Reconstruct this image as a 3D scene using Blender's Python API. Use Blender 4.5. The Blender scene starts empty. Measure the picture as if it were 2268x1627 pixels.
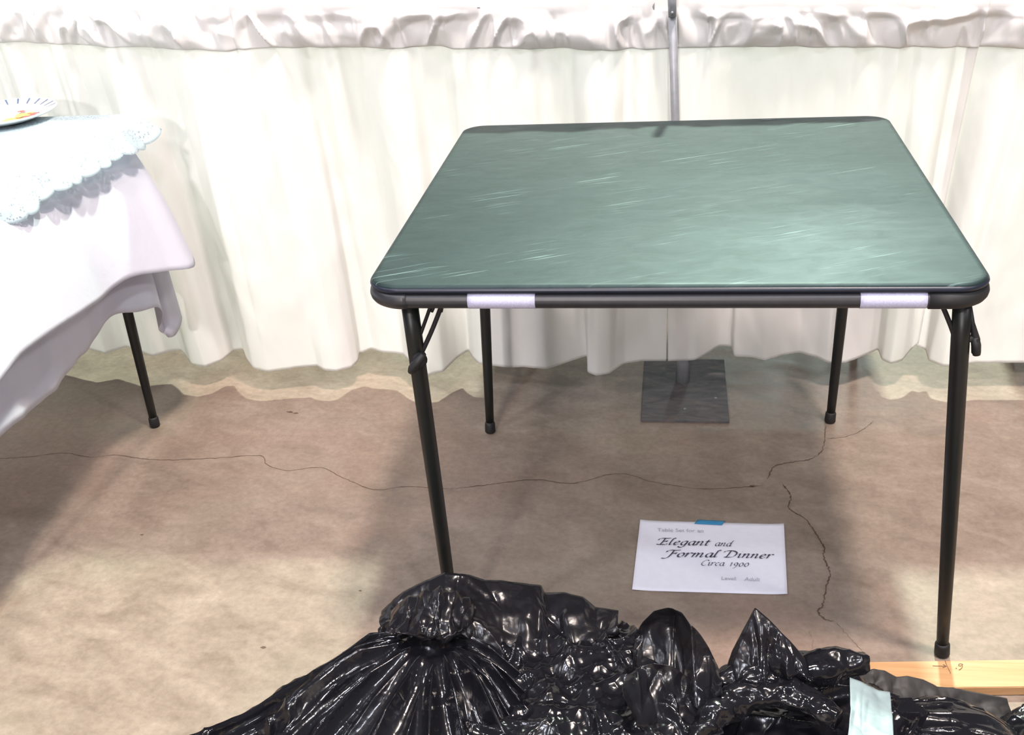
import bpy, bmesh, math, random
import numpy as np
from mathutils import Vector, Matrix
random.seed(7)
S = bpy.context.scene
COL = S.collection
# ------------------------------------------------------------------ camera
FPX, PITCH, YAW, ROLL = 2426.2, .475, -.1638, .0681
CAM = np.array([.008, -1.8546, 1.3085])
def _axes(p, y, r):
    cp, sp, cy, sy = math.cos(p), math.sin(p), math.cos(y), math.sin(y)
    f = np.array([sy*cp, cy*cp, -sp]); r0 = np.array([cy, -sy, 0]); d = np.cross(f, r0)
    cr, sr = math.cos(r), math.sin(r)
    return np.array([cr*r0+sr*d, -sr*r0+cr*d, f])
AX = _axes(PITCH, YAW, ROLL)
cam_data = bpy.data.cameras.new('camera')
cam = bpy.data.objects.new('camera', cam_data); COL.objects.link(cam)
cam_data.sensor_fit = 'HORIZONTAL'; cam_data.sensor_width = 36; cam_data.lens = FPX/2268*36
cam_data.clip_start = .02; cam_data.clip_end = 200
m = Matrix.Identity(4)
for i in range(3):
    m[i][0] = AX[0][i]; m[i][1] = -AX[1][i]; m[i][2] = -AX[2][i]; m[i][3] = CAM[i]
cam.matrix_world = m
S.camera = cam
# ------------------------------------------------------------------ exposure, world, lamps
S.view_settings.view_transform = 'Standard'; S.view_settings.look = 'None'
S.view_settings.exposure = 0.0; S.view_settings.gamma = 1.0; S.view_settings.use_curve_mapping = False
w = bpy.data.worlds.new('hall_air'); S.world = w; w.use_nodes = True
w.node_tree.nodes['Background'].inputs[0].default_value = (.86, .86, 1.0, 1)
w.node_tree.nodes['Background'].inputs[1].default_value = .17
def lamp(name, loc, power, color, rad=.3, target=(0, .2, .3)):
    d = bpy.data.lights.new(name, 'AREA'); d.shape = 'DISK'; d.size = rad*2; d.energy = power; d.color = color
    o = bpy.data.objects.new(name, d); COL.objects.link(o); o.location = loc
    o.rotation_euler = (Vector(target)-Vector(loc)).to_track_quat('-Z', 'Y').to_euler()
    return o
# high-bay hall lamps hanging about seven metres up, greenish behind the drape, pinkish in front; plus added fill lamps
lamp('hall_or_fill_lamp', (.6, 5.25, 7.0), 1000, (.88, 1.0, .84), .20)
lamp('hall_or_fill_lamp', (2.0, 13.5, 7.0), 90, (.80, 1.0, .97), .6)
lamp('hall_or_fill_lamp', (3.4, 21.0, 7.0), 520, (.80, 1.0, .95), .7)
lamp('hall_or_fill_lamp', (1.25, -1.3, 7.0), 500, (1.0, .86, .78), .35)
lamp('hall_or_fill_lamp', (.1, -1.6, 7.2), 110, (1.0, .86, .80), .35)
lamp('hall_or_fill_lamp', (-1.5, -8.0, 7.0), 320, (1.0, .95, .93), .4)
lamp('hall_or_fill_lamp', (-2.0, -19.0, 6.6), 1500, (1.0, .94, .92), .5)  # added low fill, brightens the curtain seen under the table
lamp('hall_or_fill_lamp', (6.5, -4.5, 7.0), 180, (1.0, .94, .95), .4)
lamp('hall_or_fill_lamp', (2.2, -5.0, 7.0), 160, (.86, .88, 1.0), .3)  # added for more highlights on the black bags
lamp('hall_or_fill_lamp', (-3.4, -3.6, 7.0), 130, (.84, .86, 1.0), .3)  # likewise added, a second source of bag highlights
lamp('hall_or_fill_lamp', (-7.0, -2.0, 7.0), 140, (.92, .92, 1.0), .4)
# ------------------------------------------------------------------ pixel <-> place helpers (2268 x 1627)
def un(u, v, ax, val):
    d = np.array([(u-1134)/FPX, (v-813.5)/FPX, 1.0]) @ AX
    return CAM + d*(val-CAM[ax])/d[ax]
def pr(P):
    c = (np.atleast_2d(P)-CAM) @ AX.T
    return np.stack([1134+FPX*c[:, 0]/c[:, 2], 813.5+FPX*c[:, 1]/c[:, 2]], 1)
# ------------------------------------------------------------------ object helpers
def tag(o, label=None, cat=None, group=None, kind=None):
    if label: o['label'] = label
    if cat: o['category'] = cat
    if group: o['group'] = group
    if kind: o['kind'] = kind
    return o
def empty(name, loc, label, cat, group=None):
    o = bpy.data.objects.new(name, None); COL.objects.link(o); o.location = loc; o.empty_display_size = .05
    return tag(o, label, cat, group)
def wloc(p):
    l = Vector((0, 0, 0))
    while p is not None: l = l+Vector(p.location); p = p.parent
    return l
def mesh(name, V, F, mt, parent=None, smooth=True, loc=None):
    V = np.asarray(V, float)
    if loc is None:
        loc = V.mean(0) if parent is None else np.zeros(3)
        if parent is None: loc = np.array([loc[0], loc[1], V[:, 2].min()])
    base = np.array(loc) if parent is None else np.array(wloc(parent))
    me = bpy.data.meshes.new(name); me.from_pydata([tuple(v) for v in V-base], [], [tuple(f) for f in F]); me.update()
    if smooth: me.polygons.foreach_set('use_smooth', [True]*len(me.polygons))
    me.materials.append(mt)
    o = bpy.data.objects.new(name, me); COL.objects.link(o)
    if parent is None: o.location = loc
    else: o.parent = parent
    return o
def grid_faces(nu, nv, wrap=False):
    F = []
    for i in range(nu-(0 if wrap else 1)):
        for j in range(nv-1):
            a = i*nv+j; b = ((i+1) % nu)*nv+j
            F.append((a, b, b+1, a+1))
    return F
class MB:
    def __init__(s): s.V = []; s.F = []
    def add(s, V, F):
        n = len(s.V); s.V += [tuple(map(float, v)) for v in V]; s.F += [tuple(i+n for i in f) for f in F]; return s
    def build(s, name, mt, parent=None, smooth=True): return mesh(name, s.V, s.F, mt, parent, smooth)
def box(x0, x1, y0, y1, z0, z1, b=.001):
    # bevelled box
    bm = bmesh.new(); bmesh.ops.create_cube(bm, size=1)
    for v in bm.verts: v.co = Vector(((x0+x1)/2+v.co.x*(x1-x0), (y0+y1)/2+v.co.y*(y1-y0), (z0+z1)/2+v.co.z*(z1-z0)))
    if b: bmesh.ops.bevel(bm, geom=bm.edges[:], offset=b, segments=2, affect='EDGES')
    bm.verts.ensure_lookup_table()
    r = ([tuple(v.co) for v in bm.verts], [tuple(v.index for v in f.verts) for f in bm.faces]); bm.free(); return r
def tube(P, R, n=16, closed=False, cap=True, flat=(1, 1)):
    P = np.array(P, float); k = len(P); R = np.full(k, R) if np.isscalar(R) else np.array(R)
    if closed: T = np.roll(P, -1, 0)-np.roll(P, 1, 0)
    else: T = np.gradient(P, axis=0)
    T /= np.linalg.norm(T, axis=1)[:, None]
    up = np.array([0, 0, 1.0])
    if abs(T[0] @ up) > .9: up = np.array([0, 1.0, 0])
    V = []
    for i in range(k):
        s = np.cross(T[i], up); s /= np.linalg.norm(s); u = np.cross(s, T[i])
        for j in range(n):
            a = 2*math.pi*j/n; V.append(P[i]+R[i]*(flat[0]*math.cos(a)*s+flat[1]*math.sin(a)*u))
    F = []
    for i in range(k if closed else k-1):
        for j in range(n):
            a = i*n+j; b = i*n+(j+1) % n; i2 = (i+1) % k
            F.append((a, b, i2*n+(j+1) % n, i2*n+j))
    if cap and not closed: F += [tuple(range(n))[::-1], tuple((k-1)*n+j for j in range(n))]
    return V, F
def rrect(cx, cy, hx, hy, r, z, n=14):
    P = []
    for q, (sx, sy) in enumerate([(1, 1), (-1, 1), (-1, -1), (1, -1)]):
        for i in range(n+1):
            a = math.pi/2*(q+i/n); P.append((cx+sx*(hx-r)+r*math.cos(a), cy+sy*(hy-r)+r*math.sin(a), z))
    return P
def catmull(P, n=8):
    P = np.array(P, float); P = np.vstack([2*P[0]-P[1], P, 2*P[-1]-P[-2]]); out = []
    for i in range(1, len(P)-2):
        for t in np.arange(n)/n:
            a, b, c, d = P[i-1:i+3]
            out.append(.5*(2*b+(c-a)*t+(2*a-5*b+4*c-d)*t*t+(3*b-3*c+d-a)*t**3))
    out.append(P[-2]); return np.array(out)
def resample(P, n):
    P = np.array(P, float); s = np.r_[0, np.cumsum(np.linalg.norm(np.diff(P, axis=0), axis=1))]
    t = np.linspace(0, s[-1], n); return np.stack([np.interp(t, s, P[:, k]) for k in range(P.shape[1])], 1)
# numpy noise -------------------------------------------------------
def h3(I, s=0):
    I = I.astype(np.int64)
    x = (I[..., 0]*73856093) ^ (I[..., 1]*19349663) ^ (I[..., 2]*83492791) ^ (s*2654435)
    x = (x ^ (x >> 13))*1274126177 & 0x7fffffff; x = (x ^ (x >> 16))*668265263 & 0x7fffffff; x = x ^ (x >> 15)
    return (x & 0xffffff)/float(0xffffff)
def vnoise(P, s=0):
    P = np.asarray(P, float); I = np.floor(P); f = P-I; f = f*f*(3-2*f); r = 0
    for a in (0, 1):
        for b in (0, 1):
            for c in (0, 1):
                wgt = (f[..., 0] if a else 1-f[..., 0])*(f[..., 1] if b else 1-f[..., 1])*(f[..., 2] if c else 1-f[..., 2])
                r = r+wgt*h3(I+np.array([a, b, c]), s)
    return r*2-1
def worley(P, s=0):
    P = np.asarray(P, float); I = np.floor(P); d1 = np.full(P.shape[:-1], 9.); d2 = d1.copy()
    for a in (-1, 0, 1):
        for b in (-1, 0, 1):
            for c in (-1, 0, 1):
                J = I+np.array([a, b, c]); q = J+np.stack([h3(J, s+1), h3(J, s+2), h3(J, s+3)], -1)
                d = np.linalg.norm(P-q, axis=-1); d2 = np.minimum(d2, np.maximum(d1, d)); d1 = np.minimum(d1, d)
    return d1, d2
def n1(x, s=0): x = np.asarray(x, float); return vnoise(np.stack([x, np.zeros_like(x)+.37, np.zeros_like(x)+.71], -1), s)
# ------------------------------------------------------------------ materials
def new_mat(name):
    mt = bpy.data.materials.new(name); mt.use_nodes = True; nt = mt.node_tree
    return mt, nt, nt.nodes['Principled BSDF']
def nd(nt, t, **k):
    n = nt.nodes.new(t)
    for a, v in k.items():
        if a == 'inp':
            for i, x in v.items(): n.inputs[i].default_value = x
        else: setattr(n, a, v)
    return n
def coords(nt, scale=(1, 1, 1), rot=(0, 0, 0)):
    tc = nd(nt, 'ShaderNodeTexCoord'); mp = nd(nt, 'ShaderNodeMapping'); nt.links.new(tc.outputs['Object'], mp.inputs[0])
    mp.inputs['Rotation'].default_value = rot; m2 = nd(nt, 'ShaderNodeMapping'); m2.inputs['Scale'].default_value = scale
    nt.links.new(mp.outputs[0], m2.inputs[0]); return m2.outputs[0]
def noise(nt, vec, scale, detail=4, rough=.55, dist=0):
    n = nd(nt, 'ShaderNodeTexNoise'); n.inputs['Scale'].default_value = scale; n.inputs['Detail'].default_value = detail
    n.inputs['Roughness'].default_value = rough; n.inputs['Distortion'].default_value = dist; nt.links.new(vec, n.inputs['Vector']); return n.outputs['Fac']
def ramp(nt, fac, stops):
    r = nd(nt, 'ShaderNodeValToRGB'); nt.links.new(fac, r.inputs[0]); e = r.color_ramp.elements
    while len(e) > 1: e.remove(e[-1])
    e[0].position = stops[0][0]; e[0].color = (*stops[0][1], 1)
    for p, c in stops[1:]:
        x = e.new(p); x.color = (*c, 1)
    return r.outputs[0]
def mixc(nt, a, b, fac, mode='MIX'):
    n = nd(nt, 'ShaderNodeMix', data_type='RGBA', blend_type=mode)
    for s, v in ((6, a), (7, b), (0, fac)):
        if isinstance(v, (int, float)): n.inputs[s].default_value = v
        elif isinstance(v, tuple): n.inputs[s].default_value = (*v, 1)
        else: nt.links.new(v, n.inputs[s])
    return n.outputs[2]
def bump(nt, h, strength, dist, prev=None):
    b = nd(nt, 'ShaderNodeBump'); b.inputs['Strength'].default_value = strength; b.inputs['Distance'].default_value = dist
    nt.links.new(h, b.inputs['Height'])
    if prev is not None: nt.links.new(prev, b.inputs['Normal'])
    return b.outputs[0]
def simple(name, col, rough=.5, metal=0, bscale=0, bstr=.2, spec=.5, var=.12):
    mt, nt, p = new_mat(name)
    v = coords(nt); f = noise(nt, v, 30 if not bscale else bscale, 3)
    lo = tuple(c*(1-var) for c in col); hi = tuple(min(1, c*(1+var)) for c in col)
    nt.links.new(ramp(nt, f, [(.3, lo), (.7, hi)]), p.inputs['Base Color'])
    p.inputs['Roughness'].default_value = rough; p.inputs['Metallic'].default_value = metal; p.inputs['Specular IOR Level'].default_value = spec
    if bscale: nt.links.new(bump(nt, f, bstr, .001), p.inputs['Normal'])
    return mt
def cloth(name, col, trans, tcol, scale=900, wr=.25):
    mt, nt, p = new_mat(name); out = nt.nodes['Material Output']
    v = coords(nt)
    a = noise(nt, coords(nt, (1, 1, .15)), scale, 2); b = noise(nt, coords(nt, (.15, .15, 1)), scale, 2); c = noise(nt, v, 14, 4, .6, .6)
    nrm = bump(nt, c, wr, .004, bump(nt, a, .08, .0004, bump(nt, b, .08, .0004)))
    p.inputs['Base Color'].default_value = (*col, 1); p.inputs['Roughness'].default_value = .85; p.inputs['Specular IOR Level'].default_value = .15
    p.inputs['Sheen Weight'].default_value = .1
    t = nd(nt, 'ShaderNodeBsdfTranslucent'); t.inputs[0].default_value = (*tcol, 1)
    mx = nd(nt, 'ShaderNodeMixShader'); mx.inputs[0].default_value = trans
    nt.links.new(nrm, p.inputs['Normal']); nt.links.new(nrm, t.inputs['Normal'])
    nt.links.new(p.outputs[0], mx.inputs[1]); nt.links.new(t.outputs[0], mx.inputs[2]); nt.links.new(mx.outputs[0], out.inputs[0]); return mt
def floor_mat():
    mt, nt, p = new_mat('stained_concrete')
    v = coords(nt)
    big = noise(nt, v, 1.7, 5, .6, .8); mid = noise(nt, coords(nt, (1, 1.8, 1), (0, 0, .3)), 9, 6, .62, .5); fine = noise(nt, v, 70, 4, .7)
    c = ramp(nt, mid, [(.28, (.192, .147, .115)), (.5, (.252, .197, .156)), (.75, (.315, .252, .203))])
    c = mixc(nt, c, (.32, .208, .16), ramp(nt, big, [(.5, (0, 0, 0)), (.72, (.55, .55, .55))]))
    c = mixc(nt, c, (.30, .265, .20), ramp(nt, noise(nt, coords(nt, (1, 1, 1), (0, 0, 1)), 2.6, 4, .55, .4), [(.52, (0, 0, 0)), (.75, (.6, .6, .6))]))
    c = mixc(nt, c, ramp(nt, fine, [(.3, (.82, .82, .82)), (.7, (1.1, 1.1, 1.1))]), 1.0, 'MULTIPLY')
    spots = noise(nt, v, 22, 2, .5)
    c = mixc(nt, c, (.12, .085, .06), ramp(nt, spots, [(.77, (0, 0, 0)), (.82, (.7, .7, .7))]))
    nt.links.new(c, p.inputs['Base Color'])
    nt.links.new(ramp(nt, mid, [(.3, (.42, .42, .42)), (.7, (.6, .6, .6))]), p.inputs['Roughness'])
    p.inputs['Specular IOR Level'].default_value = .35
    nt.links.new(bump(nt, fine, .12, .001, bump(nt, mid, .15, .003)), p.inputs['Normal']); return mt
def vinyl_mat():
    mt, nt, p = new_mat('dark_green_vinyl')
    v = coords(nt)
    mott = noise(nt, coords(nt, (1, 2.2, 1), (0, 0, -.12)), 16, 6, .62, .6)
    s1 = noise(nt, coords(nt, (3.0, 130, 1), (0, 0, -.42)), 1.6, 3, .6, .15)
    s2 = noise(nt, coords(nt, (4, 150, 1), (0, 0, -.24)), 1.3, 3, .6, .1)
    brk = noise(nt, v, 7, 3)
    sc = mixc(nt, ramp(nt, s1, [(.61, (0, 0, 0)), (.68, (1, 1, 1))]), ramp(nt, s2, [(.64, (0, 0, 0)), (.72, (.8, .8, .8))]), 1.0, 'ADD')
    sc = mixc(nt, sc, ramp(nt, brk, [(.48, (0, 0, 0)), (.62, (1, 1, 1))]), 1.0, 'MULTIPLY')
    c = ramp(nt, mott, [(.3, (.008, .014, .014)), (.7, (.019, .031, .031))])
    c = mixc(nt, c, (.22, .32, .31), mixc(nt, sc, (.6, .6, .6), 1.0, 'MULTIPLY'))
    nt.links.new(c, p.inputs['Base Color'])
    nt.links.new(ramp(nt, mott, [(.3, (.54, .54, .54)), (.7, (.46, .46, .46))]), p.inputs['Roughness'])
    p.inputs['Specular Tint'].default_value = (.68, .97, 1, 1); p.inputs['Specular IOR Level'].default_value = .5
    nt.links.new(bump(nt, s1, .10, .0006, bump(nt, mott, .30, .0016, bump(nt, noise(nt, v, 320, 2), .12, .0004))), p.inputs['Normal']); return mt
def bag_mat(name, rough=.12, col=(.010, .010, .0125)):
    mt, nt, p = new_mat(name)
    p.inputs['Base Color'].default_value = (*col, 1); p.inputs['IOR'].default_value = 1.52
    v = coords(nt)
    w1 = nd(nt, 'ShaderNodeTexVoronoi', feature='DISTANCE_TO_EDGE'); w1.inputs['Scale'].default_value = 40
    dv = nd(nt, 'ShaderNodeVectorMath', operation='ADD'); nz = nd(nt, 'ShaderNodeTexNoise'); nz.inputs['Scale'].default_value = 12
    sc = nd(nt, 'ShaderNodeVectorMath', operation='SCALE'); sc.inputs['Scale'].default_value = .05
    nt.links.new(v, nz.inputs['Vector']); nt.links.new(nz.outputs['Color'], sc.inputs[0]); nt.links.new(v, dv.inputs[0]); nt.links.new(sc.outputs[0], dv.inputs[1])
    nt.links.new(dv.outputs[0], w1.inputs['Vector'])
    n = bump(nt, w1.outputs['Distance'], .16, .004, bump(nt, noise(nt, v, 40, 2, .5, 1.5), .16, .004))
    nt.links.new(n, p.inputs['Normal']); nt.links.new(n, p.inputs['Coat Normal'])
    nt.links.new(ramp(nt, noise(nt, v, 9, 3), [(.35, (rough*.8,)*3), (.65, (rough*1.9,)*3)]), p.inputs['Roughness']); return mt
def wood_mat():
    mt, nt, p = new_mat('pine')
    g = noise(nt, coords(nt, (1.2, 30, 30)), 2.2, 5, .6, .8)
    nt.links.new(ramp(nt, g, [(.3, (.42, .23, .095)), (.55, (.53, .31, .15)), (.8, (.60, .38, .20))]), p.inputs['Base Color'])
    p.inputs['Roughness'].default_value = .5; nt.links.new(bump(nt, g, .2, .001), p.inputs['Normal']); return mt
M = dict(
    floor=floor_mat(), vinyl=vinyl_mat(), bag=bag_mat('black_bin_liner', .12, (.007, .007, .009)), film=bag_mat('black_film', .16),
    drape=cloth('white_drape', (.87, .855, .845), .48, (.90, .90, .87), 900, .12), header=cloth('white_drape_header', (.82, .80, .79), .25, (.72, .71, .66), 900, .15),
    linen=cloth('white_linen', (.72, .73, .82), .24, (.8, .8, .88), 700, .35),
    welt=simple('navy_black_vinyl', (.012, .016, .030), .35), frame=simple('charcoal_steel', (.030, .030, .034), .38, 0, 60, .05),
    leg=simple('dark_green_black_steel', (.006, .0075, .0072), .42), rubber=simple('black_rubber', (.012, .012, .013), .6),
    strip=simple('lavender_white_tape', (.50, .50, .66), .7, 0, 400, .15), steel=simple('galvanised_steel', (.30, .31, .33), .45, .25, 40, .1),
    plate=None, wood=wood_mat(), ink=simple('black_ink', (.06, .055, .085), .7), faint=simple('faint_grey_ink', (.42, .41, .47), .7),
    paper=simple('white_paper', (.80, .79, .87), .75, 0, 60, .1, .3, .02), tape=simple('blue_masking_tape', (.03, .24, .46), .6, 0, 200, .2),
    duct=simple('pale_grey_tape', (.26, .34, .35), .42, 0, 60, .4), crack=simple('crack_dirt', (.10, .065, .045), .9),
    pencil=simple('pencil_mark', (.16, .09, .05), .8), matte=simple('dull_black_fabric', (.040, .038, .036), .62, 0, 90, .4))
_nt = M['film'].node_tree; _p = _nt.nodes['Principled BSDF']; _t = nd(_nt, 'ShaderNodeBsdfTransparent'); _t.inputs[0].default_value = (.50, .42, .36, 1)
_m = nd(_nt, 'ShaderNodeMixShader'); _m.inputs[0].default_value = .18; _nt.links.new(_p.outputs[0], _m.inputs[1]); _nt.links.new(_t.outputs[0], _m.inputs[2]); _nt.links.new(_m.outputs[0], _nt.nodes['Material Output'].inputs[0])
# base plate: scuffed grey steel
mt, nt, p = new_mat('scuffed_grey_plate'); v = coords(nt)
nt.links.new(ramp(nt, noise(nt, coords(nt, (1, 2.5, 1)), 14, 6, .65, 1), [(.35, (.085, .080, .085)), (.55, (.13, .12, .12)), (.75, (.21, .165, .14))]), p.inputs['Base Color'])
p.inputs['Roughness'].default_value = .7; p.inputs['Specular IOR Level'].default_value = .3; M['plate'] = mt
# lace: white with small open eyelets
mt, nt, p = new_mat('lace'); v = coords(nt); out = nt.nodes['Material Output']
vo = nd(nt, 'ShaderNodeTexVoronoi'); vo.inputs['Scale'].default_value = 190; nt.links.new(v, vo.inputs['Vector'])
pat = noise(nt, v, 26, 3, .5, 1)
hole = mixc(nt, ramp(nt, vo.outputs['Distance'], [(.30, (.85, .85, .85)), (.42, (0, 0, 0))]), ramp(nt, pat, [(.45, (0, 0, 0)), (.55, (1, 1, 1))]), 1.0, 'MULTIPLY')
p.inputs['Base Color'].default_value = (.78, .88, .92, 1); p.inputs['Roughness'].default_value = .8
tr = nd(nt, 'ShaderNodeBsdfTransparent'); tl = nd(nt, 'ShaderNodeBsdfTranslucent'); tl.inputs[0].default_value = (.8, .9, .93, 1)
m1 = nd(nt, 'ShaderNodeMixShader'); m1.inputs[0].default_value = .5; m2 = nd(nt, 'ShaderNodeMixShader')
nt.links.new(p.outputs[0], m1.inputs[1]); nt.links.new(tl.outputs[0], m1.inputs[2]); nt.links.new(hole, m2.inputs[0])
nt.links.new(m1.outputs[0], m2.inputs[1]); nt.links.new(tr.outputs[0], m2.inputs[2]); nt.links.new(m2.outputs[0], out.inputs[0]); M['lace'] = mt

# ------------------------------------------------------------------ floor
fl = mesh('floor', *box(-14, 14, -12, 26, -.12, 0, 0), M['floor'], smooth=False, loc=(0, 0, 0)); tag(fl, kind='structure')
def crack(pts, w0, seed):
    P = resample(catmull([un(u, v, 2, 0)[:2] for u, v in pts], 6), max(30, len(pts)*22)); n = len(P)
    d = np.gradient(P, axis=0); nn = np.stack([-d[:, 1], d[:, 0]], 1); nn /= np.linalg.norm(nn, axis=1)[:, None]
    i = np.arange(n); P = P+nn*(n1(i*.35, seed)*.0022+n1(i*.9, seed+1)*.0012)[:, None]
    wd = w0*(.55+.45*n1(i*.22, seed+2)+.35*n1(i*1.1, seed+3)).clip(.12, 2)[:, None]*np.minimum(1, np.minimum(i, n-1-i)/6)[:, None]
    V = np.concatenate([np.c_[P-nn*wd, np.full(n, .0006)], np.c_[P+nn*wd, np.full(n, .0006)]])
    F = [(k, k+1, n+k+1, n+k) for k in range(n-1)]
    return mesh('crack', V, F, M['crack'], fl, False)
crack([(-60, 1018), (60, 1012), (140, 1003), (200, 1012), (260, 1008), (340, 1018), (450, 1016), (575, 1009), (590, 1028), (640, 1042), (710, 1035), (760, 1058), (830, 1084), (900, 1077), (990, 1082), (1060, 1076), (1180, 1062), (1270, 1070), (1370, 1048), (1450, 1068), (1560, 1082), (1700, 1075)], .0012, 3)
crack([(1700, 1062), (1712, 1035), (1740, 1025), (1790, 1018), (1818, 1002), (1826, 975), (1829, 940)], .0018, 9)
crack([(1830, 972), (1880, 965), (1912, 950), (1935, 932)], .001, 12)
crack([(1733, 1070), (1752, 1100), (1748, 1125), (1785, 1150), (1812, 1190), (1826, 1215), (1824, 1232), (1838, 1270), (1830, 1300), (1822, 1340), (1812, 1355), (1828, 1372), (1850, 1376)], .0023, 15)
crack([(1850, 1376), (1880, 1410), (1912, 1445)], .0005, 21)
crack([(1790, 1395), (1800, 1420), (1798, 1440)], .0004, 23)
for k, (u, v, r) in enumerate([(642, 912, .008), (655, 915, .006), (585, 1433, .006), (798, 1308, .003), (315, 1184, .004), (1665, 1077, .009)]):
    c = un(u, v, 2, 0); A = np.linspace(0, 2*math.pi, 18, False); R = r*(.7+.5*n1(A*2, 40+k))
    V = [(c[0]+R[i]*math.cos(a)*1.3, c[1]+R[i]*math.sin(a)*.6, .0006) for i, a in enumerate(A)]
    mesh('stain', V, [tuple(range(18))], M['crack'], fl, False)

# ------------------------------------------------------------------ card tables
H = .70
def leg_line(A, B, z, y):
    # point of height z and depth y on the plane through the camera and the photo line A-B
    lo, hi = -3., 3.
    f = lambda t: un(A[0]+(B[0]-A[0])*t, A[1]+(B[1]-A[1])*t, 2, z)[1]-y
    for _ in range(80):
        mid = (lo+hi)/2
        if f(mid) > 0: lo = mid
        else: hi = mid
    t = (lo+hi)/2; return un(A[0]+(B[0]-A[0])*t, A[1]+(B[1]-A[1])*t, 2, z)
def card_table(cx, cy, z, label, legs, detail=True, group=None, h=.435):
    root = empty('card_table', (cx, cy, 0), label, 'table', group)
    n = 14; rings = []
    prof = [(.0, -.0105), (.0, -.004), (-.0012, -.0014), (-.004, -.0003), (-.010, 0)]
    V = []; K = 4*(n+1)
    for off, dz in prof: V += rrect(cx, cy, h+off, h+off, .045+off*.8, z+dz, n)
    F = [(j*K+i, j*K+(i+1) % K, (j+1)*K+(i+1) % K, (j+1)*K+i) for j in range(len(prof)-1) for i in range(K)]
    # top surface as a fan grid
    Q = rrect(cx, cy, h-.010, h-.010, .037, z, n); nb = len(V)
    V += [(cx, cy, z)]; F += [((len(prof)-1)*K+i, (len(prof)-1)*K+(i+1) % K, nb) for i in range(K)]
    F += [tuple(range(K))[::-1]]
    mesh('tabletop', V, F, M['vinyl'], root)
    mesh('edge_piping', *tube(rrect(cx, cy, h-.002, h-.002, .045, z-.0085, n), .0048, 10, True), M['welt'], root)
    mesh('frame', *tube(rrect(cx, cy, h-.008, h-.008, .045, z-.0255, n), .0125, 16, True, flat=(1, 1)), M['frame'], root)
    for T, Ft in legs:
        T = np.array(T, float); Ft = np.array(Ft, float); d = T-Ft; L = np.linalg.norm(d); d /= L
        ts = np.array([0.012, .10, .25, .45, .6, L-.006]); rs = [.0095, .0105, .0118, .0126, .0128, .0128]
        lg = mesh('leg', *tube([Ft+d*t for t in ts], rs, 20), M['leg'], root)
        mesh('foot_cap', *tube([Ft+d*.001, Ft+d*.004, Ft+d*.024, Ft+d*.028], [.0105, .0125, .0120, .0100], 20), M['rubber'], lg)
    return root
FLt, FLf = leg_line((908, 680), (990, 1262), .668, -.405), leg_line((908, 680), (990, 1262), 0, -.385)
FRt, FRf = leg_line((2131, 680), (2086, 1450), .668, -.405), un(2086, 1449, 2, 0)
BLt, BLf = leg_line((1074, 680), (1086, 955), .668, .375), un(1086, 957, 2, 0)
BRt, BRf = leg_line((1866, 680), (1838, 932), .668, .375), un(1838, 934, 2, 0)
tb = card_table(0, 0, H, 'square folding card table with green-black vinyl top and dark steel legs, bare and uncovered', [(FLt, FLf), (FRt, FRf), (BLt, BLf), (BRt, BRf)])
# corner guards, white label strips, braces on the near side
for sx in (-1, 1):
    A = np.linspace(-math.pi/2, 0 if sx > 0 else -math.pi, 14); r = .045; P = [(sx*.352, -.427, H-.0255)] if sx > 0 else [(sx*.375, -.427, H-.0255)]
    P += [(sx*(.427-r)+r*math.cos(a), -(.427-r)+r*math.sin(a), H-.0255) for a in A] + [(sx*.427, -.35, H-.0255)]
    mesh('corner_guard', *tube(P, .0140, 16), M['rubber'] if sx > 0 else M['frame'], tb)
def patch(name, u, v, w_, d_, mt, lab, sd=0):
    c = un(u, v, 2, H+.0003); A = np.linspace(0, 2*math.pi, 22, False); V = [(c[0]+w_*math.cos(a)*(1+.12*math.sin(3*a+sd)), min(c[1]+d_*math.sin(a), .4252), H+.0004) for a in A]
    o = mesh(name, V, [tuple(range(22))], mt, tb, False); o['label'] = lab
patch('wear_shade_spot', 1056, 273, .009, .008, M['strip'], 'small white worn spot at the far left corner')
patch('wear_shade_spot', 1463, 266, .022, .010, M['welt'], 'curtain shadow painted as a dark patch at the far edge', 1)  # this and the next dark patches paint the wavy shadow of the curtain top
patch('wear_shade_spot', 1700, 265, .016, .004, M['welt'], 'curtain shadow painted as a dark patch at the far edge', 2)
patch('wear_shade_spot', 1925, 266, .018, .005, M['welt'], 'curtain shadow painted as a dark patch at the far edge', 2)
def strip(u0, u1):
    xa, xb = un(u0, 655, 1, -.441)[0], un(u1, 650, 1, -.441)[0]; R = .0131; V = []
    for i in range(9):
        x = xa+(xb-xa)*i/8
        for j in range(15):
            a = math.radians(-100+200*j/14); V.append((x, -.427-R*math.cos(a), H-.0255+R*math.sin(a)))
    o = mesh('label_strip', V, grid_faces(9, 15), M['strip'], tb); o['label'] = 'white adhesive strip'; s = o.modifiers.new('th', 'SOLIDIFY'); s.thickness = .0004
strip(1033, 1183); strip(1908, 2058)
def on(u, v, y=-.402): return un(u, v, 1, y)
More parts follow.
